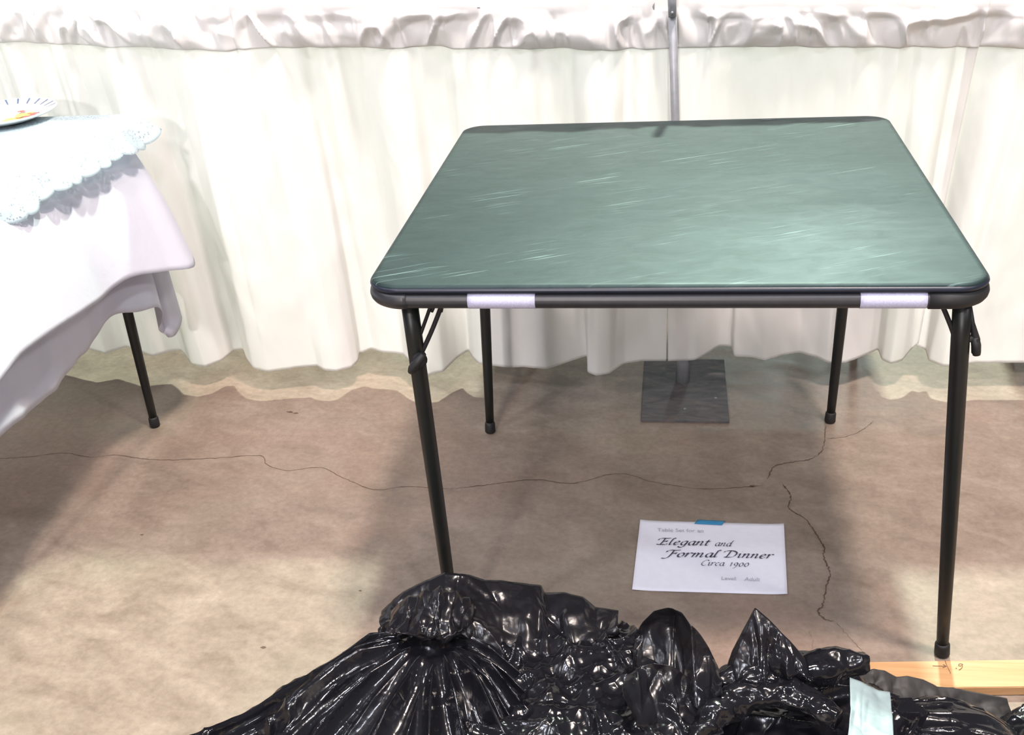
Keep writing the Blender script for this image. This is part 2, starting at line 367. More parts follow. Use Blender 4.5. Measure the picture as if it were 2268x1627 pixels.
# left brace: long slotted link between frame and leg, with pivot and lever
br = mesh('brace', *tube(resample(catmull([on(962, 655), on(935, 730), on(914, 790)], 6), 16), .0028, 8, flat=(1, 1.3)), M['rubber'], tb)
mesh('brace_rail', *tube(resample(catmull([on(986, 655), on(958, 728), on(927, 795), on(915, 812)], 6), 16), .0036, 8, flat=(1, 1.3)), M['rubber'], br)
mesh('brace_end', *tube(resample(catmull([on(956, 690), on(962, 678), on(971, 672), on(979, 676), on(977, 690)], 5), 12), .0026, 8), M['rubber'], br)
mesh('pivot', *tube([on(930, 797, -.419), on(930, 797, -.388)], .0115, 16), M['rubber'], br)
mesh('lever', *tube([on(938, 783, -.419), on(925, 800, -.419), on(913, 817, -.419), on(908, 824, -.419)], [.006, .009, .0088, .005], 12, flat=(1, .8)), M['rubber'], br)
br2 = mesh('brace', *tube(resample(catmull([on(2079, 658), on(2098, 702), on(2112, 740), on(2114, 765)], 6), 18), .0036, 10), M['rubber'], tb)
mesh('lever', *tube([on(2148, 672), on(2154, 715), on(2161, 752), on(2163, 785)], [.0025, .0032, .0062, .0055], 12), M['rubber'], br2)
mesh('lever_tip', *tube([on(2159, 745), on(2162, 765), on(2162, 780), on(2161, 786)], [.0058, .0068, .0066, .0038], 12), M['rubber'], br2)
mesh('pivot', *tube([on(2130, 757), on(2160, 745)], .0050, 12), M['rubber'], br2)
# ------------------------------------------------------------------ covered table at the left
TX, TYB, TZ = -1.237, .440, .733
h = .435; cx, cy = TX-h-.006, TYB-h-.006
lf = un(344, 944, 2, 0)
legs2 = [((TX-.045, .33, .70), lf), ((TX-.045, -.36, .70), (TX-.03, -.39, 0)), ((cx-h+.05, -.36, .70), (cx-h+.03, -.39, 0)), ((cx-h+.05, .36, .70), (cx-h+.03, .37, 0))]
l0 = leg_line((284, 697), (344, 944), .70, .33); legs2[0] = (l0, lf)
card_table(cx, cy, TZ-.002, 'folding table hidden under white tablecloths with only one slim black leg showing', legs2)
def cloth_drape(name, cols, mt, zt, label, cat, fold=.008, nf=7, seed=0, nt_=28, top=True, bulge=.012, group=None):
    # cols: list of (top xyz, hem xyz) running from the near side round the corner
    T = catmull([c[0] for c in cols], 14); B = catmull([c[1] for c in cols], 14); n = len(T)
    s = np.r_[0, np.cumsum(np.linalg.norm(np.diff(B, axis=0), axis=1))]
    V = []
    tn = np.gradient(B, axis=0); nr = np.stack([tn[:, 1], -tn[:, 0], 0*tn[:, 0]], 1); nr /= np.linalg.norm(nr, axis=1)[:, None]+1e-9
    for i in range(n):
        for j in range(nt_):
            t = j/(nt_-1); p = T[i]*(1-t)+B[i]*t
            out = fold*t*(n1(s[i]*nf, seed)+.5*n1(s[i]*nf*2.3, seed+1))+bulge*math.sin(math.pi*t)
            p = p+nr[i]*out; p[2] += .006*n1(s[i]*nf*1.4, seed+5)*t
            V.append(p)
    F = grid_faces(n, nt_)
    if top:
        k = len(V); V.append((cx, cy, zt))
        for i in range(n-1): F.append((i*nt_, k, (i+1)*nt_))
        # close the rest of the table top
        far = [(cx-h, TYB, zt), (cx-h, cy-h, zt), (TX, cy-h, zt)]
        kk = len(V); V += far; F += [((n-1)*nt_, k, kk), (kk, k, kk+1), (kk+1, k, kk+2), (kk+2, k, 0)]
    o = mesh(name, V, F, mt); sm = o.modifiers.new('th', 'SOLIDIFY'); sm.thickness = .0009
    return tag(o, label, cat, group)
X = lambda u, v, x: un(u, v, 0, x)
Yp = lambda u, v, y: un(u, v, 1, y)
Z1, Z2, Z3 = TZ+.0005, TZ+.004, TZ+.008
cloth_drape('tablecloth', [
    ((TX, -.44, Z1), (-1.16, -.62, .36)), ((TX, -.30, Z1), X(0, 965, -1.14)), ((TX, -.20, Z1), X(60, 915, -1.15)), ((TX, -.10, Z1), X(103, 881, -1.17)),
    ((TX, .02, Z1), X(154, 822, -1.19)), ((TX, .12, Z1), X(203, 765, -1.21)), ((TX, .22, Z1), X(243, 702, -1.20)), ((TX, .29, Z1), X(295, 690, -1.17)), ((TX, .34, Z1), X(349, 682, -1.15)),
    ((TX, .38, Z1), Yp(362, 737, .40)), ((TX, .41, Z1), Yp(384, 743, .42)), ((TX-.01, .435, Z1), Yp(395, 700, .46)), ((TX-.05, TYB, Z1), (-1.26, .485, .30)), ((TX-.3, TYB, Z1), (-1.5, .49, .30)), ((TX-.85, TYB, Z1), (-2.09, .50, .30))],
    M['linen'], Z1, 'longer white tablecloth, the lower layer showing beneath the shorter one on the covered table', 'tablecloth', .012, 12, 3, group=None)
cloth_drape('tablecloth', [
    ((TX, -.44, Z2), (-1.10, -.66, .47)), ((TX, -.28, Z2), X(0, 838, -1.105)), ((TX, -.18, Z2), X(62, 770, -1.12)), ((TX, -.06, Z2), X(135, 718, -1.13)), ((TX, .03, Z2), X(189, 684, -1.14)), ((TX, .12, Z2), X(222, 664, -1.155)),
    ((TX, .20, Z2), X(251, 640, -1.15)), ((TX, .29, Z2), X(300, 614, -1.13)), ((TX, .37, Z2), X(370, 600, -1.10)), ((TX, .42, Z2), X(432, 589, -1.075)), ((TX-.02, TYB+.003, Z2), (-1.17, .475, .43)), ((TX-.08, TYB+.003, Z2), (-1.28, .485, .42)), ((TX-.3, TYB+.003, Z2), (-1.5, .49, .42)), ((TX-.85, TYB, Z2), (-2.09, .49, .42))],
    M['linen'], Z2, 'shorter white tablecloth with its corner flaring out, over the longer cloth', 'tablecloth', .006, 6, 11)
# lace topper with scalloped rim
def lace():
    hem = [(-60, 560), (0, 512), (40, 488), (60, 478), (95, 447), (140, 416), (180, 402), (215, 378), (250, 358), (290, 338), (330, 322)]
    topy = np.linspace(-.20, .40, len(hem)); cols = []
    xs = np.linspace(-1.205, -1.155, len(hem))
    B = [X(u, v, x) for (u, v), x in zip(hem, xs)]; T = [(TX+.002, y, Z3) for y in topy]
    B = [np.array([-1.16, B[0][1]-.25, B[0][2]])]+B+[np.array([-1.15, .47, .70]), np.array([-1.26, .50, .66]), np.array([-1.7, .50, .66])]
    T = [(TX+.002, -.43, Z3)]+T+[(TX, TYB+.002, Z3), (TX-.03, TYB+.004, Z3), (TX-.45, TYB+.004, Z3)]
    T = catmull(T, 24); B = catmull(B, 24); n = len(T); s = np.r_[0, np.cumsum(np.linalg.norm(np.diff(B, axis=0), axis=1))]; V = []
    for i in range(n):
        sc = abs(math.sin(s[i]*math.pi/.052))**.6*.010
        for j in range(16):
            t = j/15; d = B[i]-T[i]; L = np.linalg.norm(d)+1e-9
            p = T[i]+d*t*(1+(sc-.005)/L); p = p+np.array([.006*math.sin(s[i]*48)*t, 0, .014*math.sin(math.pi*t)]); V.append(p)
    F = grid_faces(n, 16); k = len(V); V.append((cx, cy, Z3))
    for i in range(n-1): F.append((i*16, k, (i+1)*16))
    o = mesh('lace_topper', V, F, M['lace']); o.modifiers.new('th', 'SOLIDIFY').thickness = .0008
    tag(o, 'pale blue-white lace topper with scalloped rim lying over the white tablecloths', 'tablecloth')
lace()
# plate
def plate():
    c = un(14, 257, 2, .752); pc = np.array([c[0]-.01, c[1]+.0, Z3+.0012])
    root = empty('dinner_plate', tuple(pc), 'white china plate with blue-striped rim and orange-red motif on the lace', 'plate')
    prof = [(0, .003), (.060, .003), (.072, .006), (.086, .013), (.118, .021), (.121, .0225), (.121, .0205), (.112, .0155), (.084, .006), (.066, 0), (.0, 0)]
    V = []; N = 96
    for r, z in prof:
        for i in range(N):
            a = 2*math.pi*i/N; V.append(pc+np.array([r*math.cos(a), r*math.sin(a), z]))
    F = [(j*N+i, j*N+(i+1) % N, (j+1)*N+(i+1) % N, (j+1)*N+i) for j in range(len(prof)-1) for i in range(N)]
    mesh('plate_body', V, F, simple('china_white', (.85, .85, .87), .15, var=.02), root)
    b = MB()
    for k in range(26):
        a0 = 2*math.pi*k/26; q = []
        for r, da in ((.092, 0), (.092, .035), (.117, .10), (.117, .06)):
            zz = .013+(r-.086)/.032*.008+.0012; q.append(pc+np.array([r*math.cos(a0+da), r*math.sin(a0+da), zz]))
        b.add(q, [(0, 1, 2, 3)])
    b.build('rim_stripes', simple('blue_glaze', (.10, .16, .28), .2), root, False)
    rng = random.Random(3)
    for nm, colr, spots in (('yellow_motif', (.95, .62, .10), [(-.02, -.045, .026), (.03, -.01, .022), (.045, .02, .02), (-.04, .01, .02)]),
                            ('red_motif', (.55, .07, .05), [(.066, .016, .009), (.075, .006, .007), (.060, -.004, .007), (.083, .012, .006), (.052, .026, .006), (-.06, .03, .012), (.02, .05, .01)])):
        b = MB()
        for x, y, r in spots:
            A = np.linspace(0, 2*math.pi, 15, False); hyp = math.hypot(x, y); zz = .0042 if hyp+r < .062 else (.0075 if hyp < .068 else .0125)
            if nm[0] == 'r': b = MB()
            b.add([pc+np.array([x+r*(1+.35*rng.uniform(-1, 1))*math.cos(a), y+r*(1+.35*rng.uniform(-1, 1))*math.sin(a), zz+(.0003 if nm[0] == 'r' else 0)]) for a in A], [tuple(range(15))])
            if nm[0] == 'r': b.build(nm, M.setdefault(nm, simple(nm+'_glaze', colr, .25)), root, False)
        if nm[0] == 'y': b.build(nm, simple(nm+'_glaze', colr, .25), root, False)
plate()
# ------------------------------------------------------------------ pipe-and-drape stand
YP = .575
pole_b, pole_t = np.array([un(1512, 850, 2, 0)[0], .584, .003]), un(1489, 20, 1, .534)
st = empty('drape_stand', (pole_b[0], .56, 0), 'grey steel drape upright on flat square-cut floor plate between two curtains', 'stand')
bp = [un(1420, 932, 2, .003), un(1615, 932, 2, .003)]; x0, x1, y0, y1 = bp[0][0], bp[1][0], bp[0][1], .70
V, F = box(x0, x1, y0, y1, .0, .005, .0008)
base = mesh('base_plate', V, F, M['plate'], st, False)
for u, v in ((1517, 905), (1585, 881)):
    c = un(u, v, 2, .005); mesh('bolt_hole', *tube([c+np.array([0, 0, -.002]), c+np.array([0, 0, .0006])], .0035, 14), M['steel'], base)
d = pole_t-pole_b
mesh('socket', *tube([pole_b+d*0, pole_b+d*.001+np.array([0, 0, .16])], .0170, 24), M['steel'], st)
mesh('upright', *tube([pole_b+d*.02, pole_b+d*.30, pole_b+d*.7, pole_b+d*1.06], .0092, 24), M['steel'], st)
mesh('crossbar_bracket', *tube([pole_b+d*.985+np.array([-.0, -.011, 0]), pole_b+d*1.06+np.array([0, -.011, 0])], .0085, 16), M['steel'], st)
c = pole_t+np.array([0, -.017, -.004]); mesh('rivet', *tube([c, c+np.array([0, -.004, 0])], .003, 12), M['steel'], st)
# ------------------------------------------------------------------ curtains
HEM = [(120, 800), (203, 811), (260, 790), (324, 805), (365, 790), (392, 785), (408, 800), (420, 813), (452, 816), (491, 799), (519, 776), (539, 774), (547, 795), (562, 816), (593, 823), (653, 815), (703, 810), (717, 820), (745, 823), (780, 813), (793, 800), (796, 783), (823, 772), (844, 780), (893, 785), (920, 815), (946, 832), (981, 823), (1013, 792), (1038, 776), (1047, 792), (1062, 806), (1126, 813), (1161, 813), (1211, 818), (1232, 811), (1270, 798), (1300, 789), (1301, 824), (1320, 831), (1350, 827), (1382, 805), (1423, 799), (1479, 799)]
HEM2 = [(1478, 800), (1540, 798), (1569, 782), (1593, 766), (1619, 768), (1625, 788), (1666, 792), (1694, 798), (1730, 786), (1771, 780), (1807, 790), (1836, 805), (1872, 803), (1917, 786), (1945, 774), (1953, 797), (1973, 806), (1998, 799), (2018, 774), (2038, 758)]
HEM3 = [(2030, 765), (2050, 774), (2056, 798), (2087, 811), (2119, 811), (2160, 803), (2268, 803), (2330, 800), (2350, 780), (2380, 800), (2500, 800)]
def ztop(x): return .929-.034*x          # the rail runs a little downhill to the right
def yback(x, z): return .24*np.maximum(0, -x-1.12)**1.2
def hem_points(pix):
    out = []
    for u, v in pix:
        b = un(u, v, 2, .068); y0 = .535
        y = y0+.72*(b[1]-y0); y = min(max(y, .475), .605)
        out.append(un(u, v, 1, y))
    return np.array(out)
def curtain(name, pix, xt0, xt1, label, seed, xl=None):
    hp = hem_points(pix)
    hp[:, 1] += yback(hp[:, 0], 0)
    if xl is not None:   # continue out of frame to the left
        ex = np.arange(xl, hp[0][0]-.05, .06); hp = np.vstack([[(x, .55+yback(x, 0)+.03*math.sin(x*40), .06) for x in ex], hp])
    L = np.r_[0, np.cumsum(np.linalg.norm(np.diff(hp[:, :2], axis=0), axis=1))][-1]
    N = int(L/.0042); B = resample(hp, N*6)
    k = np.exp(-.5*(np.arange(-14, 15)/5.)**2); k /= k.sum()
    Bs = np.stack([np.convolve(np.pad(B[:, c], 14, mode='edge'), k, 'valid') for c in range(3)], 1)[::6]; N = len(Bs)
    s = np.linspace(0, L, N); NZ = 110
    # top: tight irregular gathers on the rail
    f = np.linspace(0, 1, N); xt = xt0+(xt1-xt0)*f
    cell = s/.052+1.3*n1(s/.11, seed); g = n1(cell*1.15, seed+2); g2 = n1(cell*2.6, seed+3)
    gy = .014*g+.006*g2; gx = .010*n1(cell*1.15+.5, seed+4)
    V = np.zeros((N, NZ, 3)); Vh = []
    for j in range(NZ):
        t = j/(NZ-1)                       # 0 hem .. 1 top
        wb = (1-t)**.8; wt = t**1.5
        # diagonal pull of folds: sample shifted profiles
        sh = .04*(1-t)*n1(s/.35, seed+9)
        mid = (.042*n1((s+sh)/.115+4.2, seed+6)+.022*(1-2*abs(n1((s+sh)/.08, seed+7))))*math.sin(math.pi*min(1, t*1.02))**.8
        zt = ztop(xt); z = Bs[:, 2]*(1-t)+zt*t
        x = Bs[:, 0]*(1-t)+xt*t+gx*wt
        y = Bs[:, 1]*wb+(.562+yback(xt, 0))*(1-wb)+gy*wt+mid-.006*(1-wb)
        zr = zt-.021                       # rail pocket: round bulge around the rail
        dzr = (z-zr)/.021; pb = np.where(abs(dzr) < 1, np.sqrt(np.clip(1-dzr**2, 0, 1)), 0)
        y = y*(1-.75*pb)+(.548+yback(xt, 0)+.004*g)*.75*pb
        pk = np.exp(-((x-.005)/.045)**4)*min(1, t*5); hi = min(1, max(0, (t-.55)/.12)); y = y*(1-pk)+(.540*(1-hi)+.568*hi)*pk
        cr = .0016*n1(s/.02+z*22, seed+11)+.0022*vnoise(np.stack([s/.05, z/.06, 0*s], -1), seed+12)
        y = y+cr
        V[:, j] = np.stack([x, y, z], 1)
    o = mesh(name, V.reshape(-1, 3), grid_faces(N, NZ), M['drape'], loc=(float(xt.mean()), .56, .0))
    o.location.z = 0
    o.modifiers.new('th', 'SOLIDIFY').thickness = .0006
    tag(o, label, 'curtain', 'white drape panels along the booth back')
    # doubled header with pinched diagonal creases
    NH = 34; W = np.zeros((N, NH, 3)); hh = .1075+.004*n1(s/.06, seed+21)
    jj = V[:, :, 2]
    for j in range(NH):
        t = j/(NH-1); z = ztop(xt)-hh*(1-t)
        x = np.array([np.interp(z[i], jj[i], V[i, :, 0]) for i in range(N)]); y = np.array([np.interp(z[i], jj[i], V[i, :, 1]) for i in range(N)])
        en = math.sin(math.pi*min(1, t/.76))**.6 if t < .76 else 0
        a = abs(vnoise(np.stack([s/.060+(1-t)*.9*np.sign(n1(s/.2, seed+30)), (1-t)*1.3+0*s, 0*s], -1), seed+31))
        b = abs(vnoise(np.stack([s/.034-(1-t)*.5, (1-t)*1.1+0*s, 0*s], -1), seed+33))
        y = y-.0022-en*(.030*(1-a*2.2).clip(0, 1)+.012*(1-b*2.2).clip(0, 1))
        W[:, j] = np.stack([x, y, z], 1)
    hd = mesh('header', W.reshape(-1, 3), grid_faces(N, NH), M['header'], o); hd['label'] = 'doubled gathered rod pocket'
    hd.modifiers.new('th', 'SOLIDIFY').thickness = .0006
    hm = resample(Bs, N); T2 = [V[i, 0]+np.array([0, -.0006, .001]) for i in range(N)]
    return o
curtain('drape_curtain', HEM, -2.3, .008, 'wide white drape curtain left of the steel upright', 1, -2.25)
curtain('drape_curtain', HEM2, -.010, .640, 'white drape curtain right of the steel upright, middle panel', 51)
curtain('drape_curtain', HEM3, .615, 1.25, 'white drape curtain at the right end of the booth', 91)
# rail running through the header pockets
for xa, xb, lab in ((-2.32, -.035, 'left'), (.030, 1.3, 'right')):
    o = mesh('crossbar', *tube([(xa, .566+float(yback(np.float64(xa), 0)), ztop(xa)-.021), (max(xa, -1.12), .566, ztop(max(xa, -1.12))-.021), (xb, .566, ztop(xb)-.021)], .013, 16), M['steel'])
    tag(o, 'steel rail threaded through the header of the curtain to the %s of the upright' % lab, 'rail')
# tables of the booth behind the drape: they keep the back lamps off the lower curtain
def plain_legs(cx, cy): return [((cx+sx*.39, cy+sy*.39, .668), (cx+sx*.40, cy+sy*.405, 0)) for sx in (-1, 1) for sy in (-1, 1)]
card_table(.075, 1.20, .70, 'folding card table in the next booth, straight behind the middle curtain', plain_legs(.075, 1.20))
card_table(1.24, 1.16, .70, 'folding card table in the next booth, behind the right end curtain', plain_legs(1.24, 1.16))

# ------------------------------------------------------------------ paper sign with calligraphy
def arc(cx, cy, rx, ry, a0, a1, n=10): return [(cx+rx*math.cos(math.radians(a0+(a1-a0)*i/n)), cy+ry*math.sin(math.radians(a0+(a1-a0)*i/n))) for i in range(n+1)]
bowl = [(.72, .92), (.50, 1.02), (.2, .85), (.06, .45), (.16, .08), (.38, 0), (.62, .3), (.72, .7)]
G = {
 'E': (1.15, [[(-.35, 1.18), (-.25, 1.5), (.1, 1.66), (.7, 1.64), (1.15, 1.70)], [(.42, 1.62), (.36, .9), (.22, .08)], [(-.25, .1), (.0, .02), (.5, .03), (.9, .05), (1.05, .32)], [(.36, .88), (.8, .9)], [(.8, .72), (.86, 1.06)]]),
 'F': (1.05, [[(-.35, 1.15), (-.25, 1.5), (.1, 1.66), (.7, 1.62), (1.2, 1.70)], [(.45, 1.62), (.38, .8), (.20, -.1), (-.15, -.38), (-.5, -.30)], [(.36, .86), (.85, .9)], [(.84, .70), (.9, 1.06)]]),
 'D': (1.5, [[(-.35, 1.2), (-.2, 1.52), (.2, 1.66), (.8, 1.60), (1.25, 1.2), (1.25, .6), (.9, .12), (.3, 0), (-.05, .06)], [(.42, 1.60), (.36, .9), (.24, .06)]]),
 'C': (1.15, [[(1.12, 1.35), (1.1, 1.62), (.75, 1.66), (.3, 1.35), (.05, .75), (.15, .2), (.5, -.02), (.95, .2)]]),
 'l': (.45, [[(.5, 1.62), (.32, 1.75), (.2, 1.5), (.12, .8), (.1, .2), (.2, 0), (.42, .18)]]),
 'e': (.78, [[(.1, .48), (.45, .55), (.62, .78), (.5, 1.0), (.22, .85), (.06, .45), (.18, .06), (.45, .02), (.72, .28)]]),
 'g': (.85, [bowl, [(.76, 1.0), (.68, .4), (.58, -.25), (.35, -.58), (.0, -.55), (-.12, -.35)]]),
 'a': (.88, [bowl, [(.76, 1.0), (.68, .4), (.70, .06), (.84, .02), (.96, .22)]]),
 'n': (.95, [[(-.02, .8), (.12, 1.0), (.16, .8), (.06, 0)], [(.14, .55), (.4, .95), (.62, .98), (.68, .75), (.60, .2), (.70, 0), (.92, .2)]]),
 't': (.62, [[(.28, 1.42), (.2, .8), (.16, .2), (.28, 0), (.5, .18)], [(-.02, 1.0), (.55, 1.0)]]),
 'd': (.92, [bowl, [(1.05, 1.72), (.88, 1.66), (.78, 1.1), (.68, .4), (.70, .06), (.84, .02), (.96, .22)]]),
 'o': (.80, [[(.45, 1.0), (.15, .82), (.05, .4), (.2, .02), (.5, .08), (.70, .5), (.62, .92), (.42, 1.0)]]),
 'r': (.68, [[(-.02, .8), (.12, 1.0), (.16, .8), (.06, 0)], [(.14, .6), (.38, .96), (.62, 1.0), (.68, .86)]]),
 'm': (1.42, [[(-.02, .8), (.12, 1.0), (.16, .8), (.06, 0)], [(.14, .55), (.38, .95), (.56, .98), (.60, .72), (.52, 0)], [(.6, .55), (.84, .95), (1.04, .98), (1.10, .75), (1.02, .2), (1.12, 0), (1.34, .2)]]),
 'i': (.42, [[(-.02, .8), (.12, 1.0), (.14, .7), (.10, .15), (.22, 0), (.42, .2)], [(.22, 1.42), (.28, 1.50)]]),
 'c': (.72, [[(.62, .82), (.5, 1.0), (.22, .85), (.06, .45), (.18, .06), (.45, .02), (.68, .25)]]),
 '1': (.5, [[(-.02, .78), (.2, 1.0), (.12, 0)]]),
 '9': (.85, [[(.66, .85), (.42, 1.0), (.15, .8), (.12, .42), (.35, .28), (.62, .5), (.70, .9), (.60, .2), (.35, -.35), (.05, -.55)]]),
 '0': (.85, [[(.45, 1.0), (.15, .82), (.05, .4), (.2, .02), (.5, .08), (.70, .5), (.62, .92), (.42, 1.0)]]),
 ' ': (.55, []),
}
psign = empty('paper_sign', tuple(un(1575, 1236, 2, 0)), 'white paper sign on the concrete reading Elegant and Formal Dinner Circa 1900', 'sign')
PC = [un(1418, 1154, 2, 0), un(1736, 1163, 2, 0), un(1744, 1318, 2, 0), un(1400, 1308, 2, 0)]
def on_paper(a, b):  # a right, b down, 0..1
    return (PC[0]*(1-a)+PC[1]*a)*(1-b)+(PC[3]*(1-a)+PC[2]*a)*b
def ph(a, b): return .0012+.0022*max(0, (abs(a-.5)-.35)/.15)**2+.0012*max(0, .12-b)/.12
V = []; NA = 30; NB = 24
for i in range(NA):
    for j in range(NB):
        a, b = i/(NA-1), j/(NB-1); p = on_paper(a, b).copy(); p[2] = ph(a, b); V.append(p)
sh = mesh('sheet', V, grid_faces(NA, NB), M['paper'], psign); sh.modifiers.new('th', 'SOLIDIFY').thickness = .0002
def floor_uv(u, v, z=.0022):
    return un(u, v, 2, z)
def write(text, u0, v0, u1, v1, xh, nib=.175, slant=.32):
    # calligraphy between photo points (u0,v0)-(u1,v1); both ends become places on the sheet
    A = floor_uv(u0, v0); B = floor_uv(u1, v1); ex = B-A; L = np.linalg.norm(ex); ex /= L; ey = np.array([-ex[1], ex[0], 0])
    adv = sum(G[c][0] for c in text)+.12*(len(text)-1); sx = L/adv; x = 0; b = MB(); ang = math.radians(38); nv = np.array([math.cos(ang), math.sin(ang)])*nib
    for c in text:
        w_, strokes = G[c]
        for st_ in strokes:
            P = catmull(st_, 7) if len(st_) > 2 else resample(np.array(st_, float), 5)
            dd = np.gradient(P, axis=0); dd /= np.linalg.norm(dd, axis=1)[:, None]+1e-9
            pn = np.stack([-dd[:, 1], dd[:, 0]], 1)*.028
            sg = np.sign(pn @ nv); sg[sg == 0] = 1
            O = nv*.5+pn*sg[:, None]
            Q = []
            for s_ in (-1, 1):
                for pt, of in zip(P, O):
                    q = pt+s_*of; q = np.array([x+q[0]+slant*q[1], q[1]])
                    w3 = A+ex*q[0]*sx+ey*q[1]*xh; w3[2] = .0030; Q.append(w3)
            n = len(P); b.add(Q, [(k, k+1, n+k+1, n+k) for k in range(n-1)])
        x += w_+.12
    b.build('lettering', M['ink'], psign, False)
mpx = lambda dv: abs(floor_uv(1560, 1230)[1]-floor_uv(1560, 1230+dv)[1])
write('Elegant', 1458, 1206, 1570, 1208, mpx(9))
write('and', 1583, 1209, 1619, 1210, mpx(7.5), .13)
write('Formal', 1476, 1233, 1588, 1234, mpx(9))
write('Dinner', 1604, 1234, 1709, 1237, mpx(9))
write('Circa', 1552, 1252, 1603, 1253, mpx(7), .11)
write('1900', 1616, 1254, 1658, 1255, mpx(8), .11)
def typed(text, u0, v0, u1, v1, xh_px, shear=0.0):
    cu = bpy.data.curves.new('typed', 'FONT'); cu.body = text; cu.size = 1; cu.shear = shear; cu.resolution_u = 4
    o = bpy.data.objects.new('typed', cu); COL.objects.link(o); bpy.context.view_layer.update()
    me = o.to_mesh(); V = np.array([v.co[:] for v in me.vertices]); F = [tuple(p.vertices) for p in me.polygons]; o.to_mesh_clear()
    bpy.data.objects.remove(o); bpy.data.curves.remove(cu)
    A = floor_uv(u0, v0); B = floor_uv(u1, v1); ex = B-A; L = np.linalg.norm(ex); ex /= L; ey = np.array([-ex[1], ex[0], 0])
    W_ = V[:, 0].max(); sc = L/W_; hc = mpx(xh_px)/.70
    Q = [A+ex*v[0]*sc+ey*v[1]*hc for v in V]
    for q in Q: q[2] = .0030
    o = mesh('lettering', Q, F, M['faint'], psign, False); o['label'] = 'faint grey typed line'
typed('Table Set for an', 1456, 1177, 1558, 1179, 8)
typed('Level:', 1597, 1284, 1632, 1285, 7, .1)
typed('Adult', 1648, 1286, 1684, 1287, 7.5, .25)
# blue tape holding the sheet at its top edge
tq = [un(1546, 1148, 2, .003), un(1607, 1151, 2, .003), un(1599, 1163, 2, .003), un(1538, 1160, 2, .003)]
V = []; nq = 8
for i in range(nq):
    for j in range(4):
        a, b = i/(nq-1), j/3; p = (tq[0]*(1-a)+tq[1]*a)*(1-b)+(tq[3]*(1-a)+tq[2]*a)*b
        p[2] = .0005+.0032*min(1, b*1.6); V.append(p)
o = mesh('masking_tape', V, grid_faces(nq, 4), M['tape'], psign); o.modifiers.new('th', 'SOLIDIFY').thickness = .0002; o['label'] = 'short blue masking tape strip'

# ------------------------------------------------------------------ pine board
a0, a1 = un(1880, 1461, 2, .019), un(2268, 1455, 2, .019); dr = a1-a0; dr[2] = 0; dr /= np.linalg.norm(dr); nr = np.array([-dr[1], dr[0], 0])
wdt = .062; Lb = .95; O = a0-dr*.04
V, F = box(0, Lb, -wdt, 0, 0, .018, .0012)
V = [O*[1, 1, 0]+dr*v[0]+nr*(v[1]-.004)+np.array([0, 0, v[2]+.0005]) for v in V]
bd = mesh('pine_board', V, F, M['wood'], smooth=False); tag(bd, 'narrow pale pine board lying on the floor behind the black bags', 'board')
b = MB()
def pen(P, w=.0006):
    P = [un(u, v, 2, .0189) for u, v in P]
    b.add(*tube(resample(np.array(P), 10), w, 5))
pen([(2066, 1474), (2096, 1475)]); pen([(2089, 1471), (2096, 1475), (2088, 1478)]); pen([(2093, 1462), (2098, 1475), (2106, 1491)], .0004)
pen([(2117, 1479), (2119, 1480)], .0008); pen(catmull([(2133, 1471), (2127, 1469), (2122, 1472), (2126, 1475), (2132, 1472), (2130, 1479), (2124, 1483)], 4))
o = b.build('pencil_marks', M['pencil'], bd); o['label'] = 'small dark handwritten arrow and numeral'

# ------------------------------------------------------------------ black bin liners in the foreground
def crumple(P, amp, scale, seed, warp=.35):
    P = np.asarray(P, float); wv = np.stack([vnoise(P*scale*.5, seed+60+i) for i in range(3)], -1)*warp
    d1, d2 = worley(P*scale+wv, seed); e1, e2 = worley(P*scale*2.3+wv*1.5+7, seed+7)
    return amp*((d1-.45)*1.0+(e1-.45)*.42)
def normals(G_):
    du = np.gradient(G_, axis=0); dv = np.gradient(G_, axis=1); n = np.cross(du, dv); n /= np.linalg.norm(n, axis=-1)[..., None]+1e-9; return n
def creases(P, seed, K, length, width, amp, box_, angle=None, spread=1.6):
    """sharp straight fold lines scattered over the film (ridges and grooves)"""
    r = np.random.RandomState(seed); D = np.zeros(P.shape[:-1]); x = P[..., 0]; y = P[..., 1]-.6*P[..., 2]
    for k in range(K):
        cx_, cy_ = r.uniform(box_[0], box_[1]), r.uniform(box_[2], box_[3]); a = r.uniform(-spread, spread)+(angle(cx_, cy_) if angle else 0)
        L = length*r.uniform(.4, 1.3); w_ = width*r.uniform(.5, 1.5); A = amp*r.choice([-.7, 1, 1])*r.uniform(.4, 1.2)
        ca, sa = math.cos(a), math.sin(a); u = (x-cx_)*ca+(y-cy_)*sa; v = -(x-cx_)*sa+(y-cy_)*ca; v = v+.10*L*(u/L)**2*r.uniform(-1, 1)*4
        D += A*np.exp(-np.abs(v)/w_)*np.clip(1-(u/L)**2, 0, 1)
    return D
